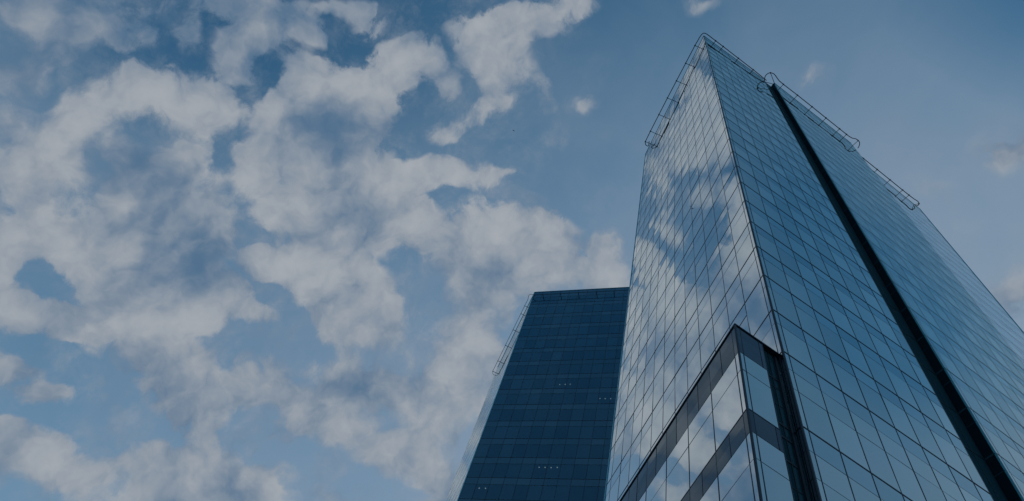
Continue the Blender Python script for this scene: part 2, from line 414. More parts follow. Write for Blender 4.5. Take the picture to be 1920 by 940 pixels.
base = mixrgb(wt, deep, base, (0.62, 0.76, 0.84), 'MULTIPLY')
# cloud colour: bright lumps, blue-grey where the deck is thick, lit from the sun's side
shade = add_blobs(w1, CLOUD_SHADE)
glow = add_blobs(w1, CLOUD_LIGHT)
off = NN(wt, 'ShaderNodeVectorMath', operation='ADD')
wt.links.new(w2, off.inputs[0])
off.inputs[1].default_value = (sd.x * 0.012, sd.y * 0.012, sd.z * 0.012)
relief_a = noise(wt, w2, 14.0, 4.0, 0.55)
relief_b = noise(wt, off.outputs[0], 14.0, 4.0, 0.55)
relief = math_node(wt, 'MULTIPLY', math_node(wt, 'SUBTRACT', relief_b, relief_a), 1.9)
lump = noise(wt, w1, 6.0, 3.0, 0.5)
tone_c = math_node(wt, 'MULTIPLY_ADD', lump, 1.1, -0.20)
tone_c = math_node(wt, 'ADD', tone_c, math_node(wt, 'MULTIPLY', shade, 0.72))
tone_c = math_node(wt, 'SUBTRACT', tone_c, math_node(wt, 'MULTIPLY', glow, 0.60))
tone_c = math_node(wt, 'ADD', tone_c, relief)
tone_c = math_node(wt, 'ADD', tone_c, math_node(wt, 'MULTIPLY_ADD', puff, 0.65, -0.25))
thin = smooth(wt, dens, 0.9, 0.15)                 # torn edges let the blue through
tone_c = math_node(wt, 'ADD', tone_c, math_node(wt, 'MULTIPLY', thin, 0.10))
tone_c = smooth(wt, tone_c, -0.32, 1.42)
ccol = mixrgb(wt, tone_c, disp(166, 171, 177), disp(82, 112, 141))
final = mixrgb(wt, math_node(wt, 'MULTIPLY', alpha, 0.96), base, ccol)
bg = NN(wt, 'ShaderNodeBackground')
wt.links.new(final, bg.inputs['Color'])
bg.inputs['Strength'].default_value = SKY_STRENGTH
wo = NN(wt, 'ShaderNodeOutputWorld')
wt.links.new(bg.outputs[0], wo.inputs['Surface'])
try:
    world.cycles.sampling_method = 'MANUAL'
    world.cycles.sample_map_resolution = 256
except Exception:
    pass


# ------------------------------------------------------------------ materials
def new_mat(name):
    m = bpy.data.materials.new(name)
    m.use_nodes = True
    t = m.node_tree
    for n in list(t.nodes):
        t.nodes.remove(n)
    return m, t


def glass_mat(name, body, tint, f0, power, wav=0.0012, rough=0.0, see_through=0.0, top=1.0, tonevar=0.25, dirt=0.05):
    """Coated facade glass: dark body behind a mirror coating whose strength follows the angle of view."""
    m, t = new_mat(name)
    lw = NN(t, 'ShaderNodeLayerWeight')
    lw.inputs['Blend'].default_value = 0.5
    p = math_node(t, 'POWER', lw.outputs['Facing'], power)
    fac = math_node(t, 'MULTIPLY_ADD', p, top - f0, f0)
    at = NN(t, 'ShaderNodeAttribute', attribute_name='tone')
    tone = at.outputs['Fac']
    geo = NN(t, 'ShaderNodeTexCoord')
    dn = noise(t, geo.outputs['Object'], 0.7, 4.0, 0.6)
    fac = math_node(t, 'MULTIPLY', fac, math_node(t, 'MULTIPLY_ADD', tone, tonevar, 1.0 - tonevar), clamp=True)
    fac = math_node(t, 'MULTIPLY', fac, math_node(t, 'MULTIPLY_ADD', dn, -dirt * 2, 1.0 + dirt))
    bump = NN(t, 'ShaderNodeBump')
    bump.inputs['Strength'].default_value = 1.0
    bump.inputs['Distance'].default_value = wav
    t.links.new(noise(t, geo.outputs['Object'], 0.55, 1.0, 0.4), bump.inputs['Height'])
    gl = NN(t, 'ShaderNodeBsdfGlossy')
    gl.inputs['Roughness'].default_value = rough
    tcol = mixrgb(t, tone, (tint[0] * 0.88, tint[1] * 0.95, tint[2] * 0.98), tint)
    t.links.new(tcol, gl.inputs['Color'])
    t.links.new(bump.outputs[0], gl.inputs['Normal'])
    df = NN(t, 'ShaderNodeBsdfDiffuse')
    df.inputs['Color'].default_value = (*body, 1)
    under = df.outputs[0]
    if see_through > 0:
        tr = NN(t, 'ShaderNodeBsdfTransparent')
        tr.inputs['Color'].default_value = (0.55, 0.72, 0.85, 1)
        mx0 = NN(t, 'ShaderNodeMixShader')
        mx0.inputs[0].default_value = see_through
        t.links.new(under, mx0.inputs[1])
        t.links.new(tr.outputs[0], mx0.inputs[2])
        under = mx0.outputs[0]
    mx = NN(t, 'ShaderNodeMixShader')
    t.links.new(fac, mx.inputs[0])
    t.links.new(under, mx.inputs[1])
    t.links.new(gl.outputs[0], mx.inputs[2])
    o = NN(t, 'ShaderNodeOutputMaterial')
    t.links.new(mx.outputs[0], o.inputs['Surface'])
    return m


def plain_mat(name, c, rough=0.5, metal=0.0, var=0.15, scale=3.0, emit=None):
    m, t = new_mat(name)
    b = NN(t, 'ShaderNodeBsdfPrincipled')
    g = NN(t, 'ShaderNodeTexCoord')
    nz = noise(t, g.outputs['Object'], scale, 5.0, 0.6)
    cc = mixrgb(t, nz, tuple(v * (1 - var) for v in c), tuple(v * (1 + var) for v in c))
    t.links.new(cc, b.inputs['Base Color'])
    b.inputs['Roughness'].default_value = rough
    b.inputs['Metallic'].default_value = metal
    if emit:
        b.inputs['Emission Color'].default_value = (*emit[:3], 1)
        b.inputs['Emission Strength'].default_value = emit[3]
    o = NN(t, 'ShaderNodeOutputMaterial')
    t.links.new(b.outputs[0], o.inputs['Surface'])
    return m


M = {}
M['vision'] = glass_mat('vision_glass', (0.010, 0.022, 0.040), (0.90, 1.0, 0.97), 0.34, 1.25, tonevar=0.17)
M['vision_bright'] = glass_mat('brightened_vision_glass', (0.012, 0.022, 0.036), (0.93, 0.99, 1.0), 0.55, 1.2, tonevar=0.12)  # same glass as vision, face brightness put in by raised reflection and paler tint
M['spandrel_bright'] = glass_mat('brightened_spandrel_glass', (0.012, 0.026, 0.045), (0.87, 0.96, 1.0), 0.50, 1.2, tonevar=0.12)  # same spandrel glass, brightened likewise for the faces that look lighter
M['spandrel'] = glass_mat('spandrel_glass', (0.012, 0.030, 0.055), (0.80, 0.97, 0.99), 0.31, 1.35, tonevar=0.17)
M['band'] = glass_mat('band_panel_glass', (0.012, 0.016, 0.026), (0.60, 0.72, 0.80), 0.05, 2.8, top=0.75, rough=0.03)
M['vision_dark'] = glass_mat('dark_vision_glass', (0.004, 0.012, 0.028), (0.36, 0.74, 0.90), 0.09, 2.3, see_through=0.8, top=0.9, tonevar=0.14)
M['spandrel_dark'] = glass_mat('dark_spandrel_glass', (0.006, 0.022, 0.050), (0.40, 0.76, 0.92), 0.14, 2.2, top=0.9, tonevar=0.12)
M['recess'] = glass_mat('recess_glass', (0.014, 0.055, 0.075), (0.5, 0.8, 0.85), 0.05, 4.0, top=0.3, rough=0.02)
M['recess_black'] = glass_mat('recess_black_panel', (0.006, 0.014, 0.020), (0.5, 0.7, 0.9), 0.02, 4.0, top=0.10, rough=0.05)
M['mullion'] = plain_mat('dark_aluminium', (0.012, 0.020, 0.032), 0.45, 0.3)
M['edge'] = plain_mat('blue_edge_trim', (0.12, 0.42, 0.52), 0.3, 0.5)
M['bright_edge'] = plain_mat('pale_metal_trim', (0.30, 0.34, 0.38), 0.35, 0.5)
M['steel'] = plain_mat('painted_black_steel', (0.014, 0.018, 0.024), 0.5, 0.4)
M['core'] = plain_mat('core_concrete', (0.02, 0.025, 0.03), 0.9)
M['slab'] = plain_mat('ceiling_slab', (0.10, 0.11, 0.12), 0.9)
M['roof'] = plain_mat('roof_membrane', (0.10, 0.10, 0.11), 0.9)
M['lamp'] = plain_mat('warm_lamp', (0.9, 0.8, 0.6), 0.5, emit=(1.0, 0.80, 0.55, 1.0))
M['paving'] = plain_mat('granite_paving', (0.24, 0.235, 0.225), 0.8, var=0.2, scale=1.5)
M['bird'] = plain_mat('dark_feathers', (0.02, 0.02, 0.022), 0.8)


# ------------------------------------------------------------------ helpers
def link(o, parent=None):
    col.objects.link(o)
    if parent is not None:
        o.parent = parent
    return o


def empty(name, loc, label=None, cat=None, group=None):
    o = bpy.data.objects.new(name, None)
    o.location = loc
    o.empty_display_size = 1.0
    col.objects.link(o)
    if label:
        o['label'] = label
    if cat:
        o['category'] = cat
    if group:
        o['group'] = group
    return o


class MB:
    """collects boxes and tubes; build() links them as one mesh object"""
    def __init__(self):
        self.v, self.f, self.t = [], [], []

    def box(self, o, ex, ey, ez, tone=0.5):
        """box from corner o along the three edge vectors"""
        o, ex, ey, ez = Vector(o), Vector(ex), Vector(ey), Vector(ez)
        if ex.cross(ey).dot(ez) < 0:
            ex, ey = ey, ex
        b = len(self.v)
        for k in ((0, 0, 0), (1, 0, 0), (1, 1, 0), (0, 1, 0), (0, 0, 1), (1, 0, 1), (1, 1, 1), (0, 1, 1)):
            self.v.append(o + ex * k[0] + ey * k[1] + ez * k[2])
        for q in ((0, 3, 2, 1), (4, 5, 6, 7), (0, 1, 5, 4), (1, 2, 6, 5), (2, 3, 7, 6), (3, 0, 4, 7)):
            self.f.append(tuple(b + i for i in q))
            self.t.append(tone)

    def prism(self, pts, z0, z1):
        b, n = len(self.v), len(pts)
        area = sum(pts[i][0] * pts[(i + 1) % n][1] - pts[(i + 1) % n][0] * pts[i][1] for i in range(n))
        if area < 0:
            pts = pts[::-1]
        for z in (z0, z1):
            for p in pts:
                self.v.append(Vector((p[0], p[1], z)))
        self.f.append(tuple(b + i for i in reversed(range(n))))
        self.f.append(tuple(b + n + i for i in range(n)))
        self.t += [0.5, 0.5]
        for i in range(n):
            j = (i + 1) % n
            self.f.append((b + i, b + j, b + n + j, b + n + i))
            self.t.append(0.5)

    def tube(self, pts, r, seg=8):
        pts = [Vector(p) for p in pts]
        b, n = len(self.v), len(pts)
        for i, p in enumerate(pts):
            d = (pts[min(i + 1, n - 1)] - pts[max(i - 1, 0)]).normalized()
            up = Vector((0, 0, 1)) if abs(d.z) < 0.9 else Vector((1, 0, 0))
            s = d.cross(up).normalized()
            u = s.cross(d).normalized()
            for k in range(seg):
                a = 2 * math.pi * k / seg
                self.v.append(p + s * (r * math.cos(a)) + u * (r * math.sin(a)))
        for i in range(n - 1):
            for k in range(seg):
                k2 = (k + 1) % seg
                self.f.append((b + i * seg + k, b + i * seg + k2, b + (i + 1) * seg + k2, b + (i + 1) * seg + k))
                self.t.append(0.5)
        self.f.append(tuple(b + k for k in reversed(range(seg))))
        self.f.append(tuple(b + (n - 1) * seg + k for k in range(seg)))
        self.t += [0.5, 0.5]

    def ball(self, c, r):
        c = Vector(c)
        b = len(self.v)
        rings, seg = 5, 8
        for i in range(1, rings):
            a = math.pi * i / rings
            for k in range(seg):
                w = 2 * math.pi * k / seg
                self.v.append(c + Vector((math.sin(a) * math.cos(w), math.sin(a) * math.sin(w), math.cos(a))) * r)
        t, bo = len(self.v), len(self.v) + 1
        self.v += [c + Vector((0, 0, r)), c - Vector((0, 0, r))]
        for k in range(seg):
            k2 = (k + 1) % seg
            self.f.append((t, b + k, b + k2))
            self.f.append((bo, b + (rings - 2) * seg + k2, b + (rings - 2) * seg + k))
            self.t += [0.5, 0.5]
            for i in range(rings - 2):
                self.f.append((b + i * seg + k, b + (i + 1) * seg + k, b + (i + 1) * seg + k2, b + i * seg + k2))
                self.t.append(0.5)

    def build(self, name, mat, parent=None, kind=None, label=None, origin=None):
        me = bpy.data.meshes.new(name)
        org = Vector(origin) if origin is not None else Vector((0, 0, 0))
        me.from_pydata([tuple(v - org) for v in self.v], [], self.f)
        me.validate()
        at = me.attributes.new('tone', 'FLOAT', 'FACE')
        if len(at.data) == len(self.t):
            at.data.foreach_set('value', self.t)
        me.materials.append(mat)
        o = bpy.data.objects.new(name, me)
        o.location = org
        link(o, parent)
        if kind:
            o['kind'] = kind
        if label:
            o['label'] = label
        return o


def screen(p):
    q = Vector(p) - CAM
    z = q.dot(FWD)
    if z < 0.5:
        return None
    return (960 + F_PX * q.dot(RIGHT) / z, 470 + F_PX * q.dot(DOWN) / z)


def seen_size(corners):
    """how large a pane shows in the photograph (only used to choose which panes become parts of their own)"""
    s = [screen(p) for p in corners]
    if any(q is None for q in s):
        return 0.0
    cx, cy = sum(q[0] for q in s) / 4, sum(q[1] for q in s) / 4
    if not (0 <= cx <= 1920 and 0 <= cy <= 940):
        return 0.0
    a = 0.0
    for i in range(4):
        a += s[i][0] * s[(i + 1) % 4][1] - s[(i + 1) % 4][0] * s[i][1]
    return abs(a) / 2


class Face:
    """a vertical curtain-wall plane: P (u, z, off) with off measured outwards"""
    def __init__(self, p0, p1, outward_hint):
        self.p0 = Vector((p0[0], p0[1], 0))
        d = Vector((p1[0] - p0[0], p1[1] - p0[1], 0))
        self.w = d.length
        self.u = d.normalized()
        self.n = Vector((self.u.y, -self.u.x, 0))
        if self.n.dot(Vector((*outward_hint, 0))) < 0:
            self.n = -self.n

    def P(self, u, z, off=0.0):
        return self.p0 + self.u * u + self.n * off + Vector((0, 0, z))


def pane_box(face, u0, u1, z0, z1, tilt, off=0.0, thick=0.04):
    """one pane, very slightly out of true"""
    a, b = random.gauss(0, R(tilt)), random.gauss(0, R(tilt))
    n = (face.n + face.u * math.tan(a) + Vector((0, 0, math.tan(b)))).normalized()
    c = face.P((u0 + u1) / 2, (z0 + z1) / 2, off)
    eu = (face.u - n * face.u.dot(n)).normalized() * (u1 - u0)
    ez = (Vector((0, 0, 1)) - n * n.z).normalized() * (z1 - z0)
    return c - eu / 2 - ez / 2 - n * thick, eu, ez, n * thick


def glaze(face, us, rows, out, tilt, off=0.0, tone_fn=None, hide=None):
    """rows: list of (z0, z1, type) ; us: mullion lines ; collects panes in out[type]"""
    for i in range(len(us) - 1):
        for (z0, z1, ty) in rows:
            if hide and hide(us[i], us[i + 1], z0, z1):
                continue
            tone = tone_fn(i, z0, ty) if tone_fn else random.random()
            bx = pane_box(face, us[i], us[i + 1], z0, z1, tilt, off)
            cs = [face.P(us[i], z0), face.P(us[i + 1], z0), face.P(us[i + 1], z1), face.P(us[i], z1)]
            out.setdefault(ty, []).append((seen_size(cs), bx, tone))


def release(out, names, parent, limit=100):
    """the panes that show largest become parts of their own, the rest of a kind is one part"""
    for ty, lst in out.items():
        name, mat = names[ty]
        lst.sort(key=lambda q: -q[0])
        for s, bx, tone in lst[:limit]:
            m = MB()
            m.box(*bx, tone)
            m.build(name, mat, parent, origin=bx[0])
        if len(lst) > limit:
            m = MB()
            for s, bx, tone in lst[limit:]:
                m.box(*bx, tone)
            m.build(name, mat, parent, kind='stuff')


def grid(face, us, majors, minors, z0, z1, wv=0.040, wM=0.065, wm=0.026, base=0.0, proud=0.016, minor_us=None):
    """the mullions and transoms of one facade"""
    m = MB()
    for u in us:
        m.box(face.P(u - wv / 2, z0, base - 0.02), face.u * wv, Vector((0, 0, z1 - z0)), face.n * (0.02 + proud))
    for zs, w, pr in ((majors, wM, proud + 0.006), (minors, wm, proud - 0.010)):
        for z in zs:
            if z0 <= z <= z1:
                m.box(face.P(us[0], z - w / 2, base - 0.02), face.u * (us[-1] - us[0]), Vector((0, 0, w)), face.n * (0.02 + max(pr, 0.004)))
    return m


# ------------------------------------------------------------------ ground
g = MB()
g.box((-3000, -3000, -0.5), (6000, 0, 0), (0, 6000, 0), (0, 0, 0.5))
gr = g.build('ground', M['paving'])
gr['kind'] = 'structure'

# ------------------------------------------------------------------ main glass tower
A = R(12.1386)
uL = Vector((-math.cos(A), math.sin(A), 0))
nL = Vector((-math.sin(A), -math.cos(A), 0))
H1 = 129.9
Z0 = 35.465
WL = 23.25


def LP(u, off=0.0, z=0.0):
    return uL * u + nL * off + Vector((0, 0, z))


tower = empty('glass_tower', (0, 0, 0),
              'tall mirror-glass tower with sharp corner, clouds mirrored on its left face',
              'tower')
L0 = LP(0)
L1 = LP(WL)
R1A, R1B = (0.0, 0.0), (0.0, 12.9)
REC_X = -0.17
R2A, R2B = (0.55, 14.8), (-0.02, 32.45)
R3A, R3B = (-1.27, 32.45), (-2.15, 50.25)

faceL = Face((L0.x, L0.y), (L1.x, L1.y), (nL.x, nL.y))
faceR1 = Face(R1A, R1B, (1, 0))
faceR2 = Face(R2A, R2B, (1, 0))
faceR3 = Face(R3A, R3B, (1, 0))

# core just behind the glass
c_ = MB()
ins = 0.06
pts = [LP(0.1, -ins).to_tuple()[:2]]
pts = [(-ins, 0.03), (-ins, 12.88), (REC_X - ins, 12.92), (REC_X - ins, 14.85), (0.55 - ins - 0.02, 14.88), (-0.02 - ins, 32.4),
       (-1.27 - ins, 32.42), (-2.15 - ins, 50.2), (-32.0, 50.2), (LP(WL - 0.03, -ins).x, LP(WL - 0.03, -ins).y)]
c_.prism(pts, 0.0, H1 - 0.25)
c_.build('structural_core', M['core'], tower)
rf = MB()
rf.prism([(p[0] - 0.15, p[1]) for p in pts], H1 - 0.24, H1 - 0.12)
rf.build('roof', M['roof'], tower)

# floor levels
k_top = int((H1 - Z0) // 4)
majors = [Z0 + 4 * k for k in range(-1, k_top + 1)]
SP = 1.33
minors = [z - SP for z in majors if z > 33]
low_majors = [25.93, 20.4, 14.87, 9.34, 3.8]
low_minors = []
for z in [31.465] + low_majors[:-1]:
    low_minors += [z - 1.4, z - 2.93]


def rows_main(zlow):
    rows = []
    for k in range(0, k_top + 1):
        z = Z0 + 4 * k
        rows.append((z - SP, z, 'spandrel'))
        rows.append((z - 4, z - SP, 'vision'))
    rows.append((majors[-1], H1, 'spandrel'))
    for a, b in zip([31.465] + low_majors, low_majors + [0.0]):
        if b < zlow:
            break
        rows.append((a - 1.4, a, 'spandrel'))
        rows.append((max(b, a - 2.93), a - 1.4, 'vision'))
        if a - 2.93 > b:
            rows.append((b, a - 2.93, 'vision'))
    return rows


usL = [0, 0.345] + [0.345 + 1.83 * k for k in range(1, 13)] + [WL]
usR1 = [0, 0.367] + [0.367 + 1.634 * k for k in range(1, 8)] + [12.9]
w2 = faceR2.w
usR2 = [0, 0.30] + [0.30 + 1.60 * k for k in range(1, 11)] + [w2]
w3 = faceR3.w
usR3 = [0.02] + [0.6 + 1.60 * k for k in range(0, 11)] + [w3]
usL = [u for u in usL if u <= WL]

out = {}


def tone_R(i, z, ty):
    base = 0.80 if (i + int(z / 2.6)) % 2 else 0.38
    return min(1, max(0, base + random.gauss(0, 0.16) - (0.22 if ty == 'spandrel' else 0)))


def tone_L(i, z, ty):
    return min(1, max(0, 0.72 + random.gauss(0, 0.16)))


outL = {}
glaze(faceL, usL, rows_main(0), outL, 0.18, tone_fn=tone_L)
glaze(faceR1, usR1, rows_main(0), out, 0.11, tone_fn=tone_R)
glaze(faceR2, usR2, rows_main(0), out, 0.09, tone_fn=lambda i, z, ty: max(0, tone_R(i, z, ty) * 0.8 - 0.15))
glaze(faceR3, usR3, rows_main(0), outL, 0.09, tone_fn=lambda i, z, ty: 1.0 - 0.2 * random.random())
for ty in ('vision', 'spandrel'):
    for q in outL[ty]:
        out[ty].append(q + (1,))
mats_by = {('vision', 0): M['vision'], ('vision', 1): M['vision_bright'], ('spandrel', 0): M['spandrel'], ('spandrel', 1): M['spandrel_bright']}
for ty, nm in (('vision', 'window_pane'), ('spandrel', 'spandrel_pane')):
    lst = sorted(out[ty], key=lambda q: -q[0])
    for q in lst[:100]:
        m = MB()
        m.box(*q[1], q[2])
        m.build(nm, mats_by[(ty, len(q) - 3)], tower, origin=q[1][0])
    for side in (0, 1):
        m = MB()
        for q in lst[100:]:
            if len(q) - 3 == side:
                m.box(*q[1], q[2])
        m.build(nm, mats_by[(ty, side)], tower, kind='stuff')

for fc, us, pr_ in ((faceL, usL, 0.012), (faceR1, usR1, 0.014), (faceR2, usR2, 0.006), (faceR3, usR3, 0.003)):
    grid(fc, us, majors + low_majors, minors + low_minors, 0, H1 - 0.02, proud=pr_).build('mullion_grid', M['mullion'], tower)
# parapet coping
for fc in (faceL, faceR1, faceR2, faceR3):
    m = MB()
    m.box(fc.P(0, H1 - 0.02, -0.35), fc.u * fc.w, Vector((0, 0, 0.10)), fc.n * 0.40)
    m.build('coping', M['edge'], tower)
# corner post
m = MB()
m.prism([(0.05, 0.04), (0.05, -0.035), (-0.01, -0.06), (-0.05, -0.05), (-0.03, 0.03)], 0, H1)
m.build('corner_post', M['mullion'], tower)
# thin pale trim along the outer edges of the faces
m = MB()
m.box(faceL.P(WL - 0.02, 0, -0.3), faceL.u * 0.07, Vector((0, 0, H1)), faceL.n * 0.36)
m.build('edge_trim', M['edge'], tower)
m = MB()
m.box(faceR3.P(w3 - 0.02, 0, -0.3), faceR3.u * 0.08, Vector((0, 0, H1)), faceR3.n * 0.36)
m.build('edge_trim', M['edge'], tower)
m = MB()
m.box(faceR1.P(12.86, 0, -0.12), faceR1.u * 0.04, Vector((0, 0, H1)), faceR1.n * 0.128)
m.build('edge_trim', M['bright_edge'], tower)
m = MB()
m.box(faceR2.P(-0.03, 0, -0.10), faceR2.u * 0.03, Vector((0, 0, H1)), faceR2.n * 0.105)
m.build('edge_trim', M['edge'], tower)

# the groove between the two right-hand faces: dark glass back and black return wall
fb = Face((REC_X, 12.93), (REC_X, 14.8), (1, 0))
ret = Face((REC_X + 0.01, 14.77), (0.53, 14.77), (0, -1))
m = MB()
m.box(fb.P(0, 0, -0.05), fb.u * fb.w, Vector((0, 0, H1 - 0.3)), fb.n * 0.05)
m.build('groove_glass', M['recess'], tower)
m = MB()
m.box(ret.P(0, 0, -0.03), ret.u * ret.w, Vector((0, 0, H1 - 0.1)), ret.n * 0.03)
m.build('groove_return_wall', M['recess_black'], tower)
m = MB()
for z in majors + low_majors:
    m.box(ret.P(0.02, z - 0.05, 0), ret.u * (ret.w - 0.06), Vector((0, 0, 0.10)), ret.n * 0.012)
    m.box(ret.P(0.02, z - SP, 0), ret.u * (ret.w - 0.06), Vector((0, 0, 0.04)), ret.n * 0.012)
m.build('joint_strip', M['recess'], tower, kind='stuff')
m = grid(fb, [0.05, 0.95, 1.82], majors + low_majors, [], 0, H1 - 0.4, wv=0.04, wM=0.05, proud=0.02)
m.build('mullion_grid', M['mullion'], tower)


# roof-edge cleaning rails
def rail(parent, pts, z, brackets, r=0.07, rb=0.05, dot=0.15, extra=None):
    m = MB()
    m.tube([(p[0], p[1], z) for p in pts], r)
    ro = m.build('cleaning_rail', M['steel'], parent)
    for (a, b) in brackets:
        k = MB()
        k.tube([(a[0], a[1], z), ((a[0] + b[0]) / 2, (a[1] + b[1]) / 2, z + 0.0), (b[0], b[1], z - 0.0)], rb, 6)
        k.ball((a[0], a[1], z), dot)
        k.build('bracket', M['steel'], ro)
    return ro


ZR = 128.5


def catmull(pts, n=6):
    P = [pts[0]] + list(pts) + [pts[-1]]
    res = []
    for i in range(1, len(P) - 2):
        p0, p1, p2, p3 = (Vector((*P[i + k], 0)) for k in (-1, 0, 1, 2))
        for s in range(n):
            t = s / n
            q = 0.5 * ((2 * p1) + (p2 - p0) * t + (2 * p0 - 5 * p1 + 4 * p2 - p3) * t * t + (3 * p1 - p0 - 3 * p2 + p3) * t ** 3)
            res.append((q.x, q.y))
    res.append(tuple(pts[-1]))
    return res


def foot(face, p, off=-0.02):
    """point of the facade nearest to p"""
    d = Vector((p[0], p[1], 0)) - face.p0
    q = face.p0 + face.u * d.dot(face.u) + face.n * off
    return (q.x, q.y)


hook = catmull([(-20.05, 3.73 - 0.0), (-20.85, 4.15), (-20.92, 3.6), (-20.5, 3.2)])
Lpts = [(-18.4, 2.75), (-15.05, 2.09), (-11.8, 1.46), (-8.5, 0.85), (-5.2, 0.24), (-1.97, -0.36)]
cor = catmull([(-1.0, -0.50), (-0.2, -0.60), (0.42, -0.50), (0.62, 0.0), (0.62, 1.0)])
Rpts = [(0.60, 1.97), (0.57, 3.6), (0.48, 6.93), (0.40, 10.2), (0.32, 12.0), (0.25, 13.2)]
br = [(p, foot(faceL, p)) for p in Lpts] + [((-20.5, 3.2), foot(faceL, (-20.5, 3.2)))]
br += [(p, foot(faceR1, p)) for p in Rpts[:4]]
rail(tower, hook + Lpts + cor + Rpts, ZR, br)
loop1 = catmull([(-0.1, 13.04), (0.42, 12.68), (0.84, 12.53), (1.30, 12.61), (1.62, 12.87), (1.79, 13.45), (1.60, 14.3), (1.42, 14.93), (1.37, 15.78)])
R2p = [(1.35, 15.9), (1.28, 19.02), (1.16, 22.3), (1.02, 25.5), (0.90, 28.6), (0.84, 30.2)]
loop2 = catmull([(0.82, 30.6), (0.90, 31.41), (1.15, 32.05), (1.07, 32.81), (0.63, 33.24), (0.10, 33.40)])
br = [(p, foot(faceR2, p)) for p in R2p]
br += [((1.62, 12.87), (0.55, 14.75)), ((1.12, 32.5), (0.0, 32.42)), ((-0.1, 13.04), (0.50, 14.74))]
rail(tower, loop1 + R2p + loop2, ZR, br)
R3p = [(-0.62, 33.0), (-0.70, 35.45), (-0.84, 38.68), (-0.98, 41.71), (-1.12, 44.69), (-1.17, 46.2)]
loop3 = catmull([(-1.2, 47.4), (-1.15, 48.14), (-1.36, 48.66), (-1.75, 48.75), (-2.0, 48.4)])
rail(tower, R3p + loop3, ZR, [(p, foot(faceR3, p)) for p in R3p[1:]] + [((-1.36, 48.66), (-2.06, 48.1))])

# ------------------------------------------------------------------ low block against the left face
HB = 31.42
BX = -0.30


def BLP(u, off):
    v = LP(u, off)
    return (v.x, v.y)


off_f = 2.605
uc = -0.247
BW = 25.0
cB = BLP(uc, off_f)
faceBL = Face(cB, BLP(uc + BW, off_f), (nL.x, nL.y))
faceBR = Face((BX, cB[1]), (BX, -0.99), (1, 0))
m = MB()
m.prism([(BX - 0.07, cB[1] + 0.08), (BX - 0.07, -1.0), BLP(0.4, 1.02), BLP(uc + BW, 1.02), BLP(uc + BW, off_f - 0.07)], 0, HB - 0.1)
block = m.build('low_block', M['core'], tower, label='lower glass block with grey banded storeys in front of the tower')
band_tops = [31.42, 25.10, 18.78, 12.46, 6.14]
rowsB = []
linesM, linesm = [], []
for i, t_ in enumerate(band_tops):
    if i == 0:
        z1, z2 = 29.19, 27.84
        rowsB += [(29.19, 29.93, 'band'), (29.93, 30.65, 'band'), (30.65, 31.42, 'band')]
        linesm += [29.93, 30.65]
    else:
        z1, z2 = t_ - 1.37, t_ - 2.84
        rowsB += [(z1, t_ - 0.67, 'band'), (t_ - 0.67, t_, 'band')]
        linesm += [t_ - 0.67]
    nb = band_tops[i + 1] if i + 1 < len(band_tops) else 0.0
    rowsB += [(z2, z1, 'vision'), (nb, z2, 'vision')]
    linesM += [t_]
    linesm += [z1, z2]
e0 = 0.35
usG = [0, e0, e0 + 2.25] + [e0 + 2.25 + 2.325 * k for k in range(1, 10)]
usBand = [0, e0] + [e0 + 1.143 + 1.163 * k for k in range(0, 20)]
usG = [u for u in usG if u < BW] + [BW]
usBand = [u for u in usBand if u < BW] + [BW]
outb = {}
tb = lambda i, z, ty: 0.65 + 0.3 * random.random()
glaze(faceBL, usG, [r for r in rowsB if r[2] == 'vision'], outb, 0.08, tone_fn=tb)
glaze(faceBL, usBand, [r for r in rowsB if r[2] == 'band'], outb, 0.10, off=0.01)
usBR = [0, 0.27, 1.38, faceBR.w]
usBRg = [0, 0.27, faceBR.w]
glaze(faceBR, usBR, [r for r in rowsB if r[2] == 'band'], outb, 0.10, off=0.01)
outbr = {}
glaze(faceBR, usBRg, [r for r in rowsB if r[2] == 'vision'], outbr, 0.08, tone_fn=tb)
release(outb, {'vision': ('window_pane', M['vision_bright']), 'band': ('band_panel', M['band'])}, block)
release(outbr, {'vision': ('window_pane', M['vision'])}, block)
grid(faceBL, usG, linesM, linesm, 0, HB - 0.02, wv=0.035, wM=0.05, wm=0.028).build('mullion_grid', M['mullion'], block)
grid(faceBR, usBRg, linesM, linesm, 0, HB - 0.02, wv=0.035, wM=0.05, wm=0.028).build('mullion_grid', M['mullion'], block)
nj = 0
for i, t_ in enumerate(band_tops[:2]):
    zb = 29.19 if i == 0 else t_ - 1.37
    for u in usBand[1:-1]:
        if min(abs(u - q) for q in usG) > 0.1:
            m = MB()
            m.box(faceBL.P(u - 0.015, zb, 0), faceBL.u * 0.03, Vector((0, 0, t_ - zb)), faceBL.n * 0.022)
            m.build('joint_strip', M['mullion'], block)
    m = MB()
    m.box(faceBR.P(1.38 - 0.02, zb, 0), faceBR.u * 0.03, Vector((0, 0, t_ - zb)), faceBR.n * 0.022)
    m.build('joint_strip', M['mullion'], block)
m = MB()
m.prism([BLP(uc - 0.02, off_f + 0.06), (BX + 0.06, cB[1] - 0.04), (BX + 0.06, -0.02), BLP(0.25, 0.012), BLP(1.2, 0.012), BLP(1.2, 1.0), BLP(uc + BW, 1.0), BLP(uc + BW, off_f + 0.06)], HB, HB + 0.07)
m.build('coping', M['mullion'], block)
m = MB()
m.prism([(cB[0] + 0.05, cB[1] + 0.03), (cB[0] + 0.05, cB[1] - 0.045), (cB[0] - 0.01, cB[1] - 0.06), (cB[0] - 0.05, cB[1] - 0.03)], 0, HB - 0.01)
m.build('corner_post', M['mullion'], block)
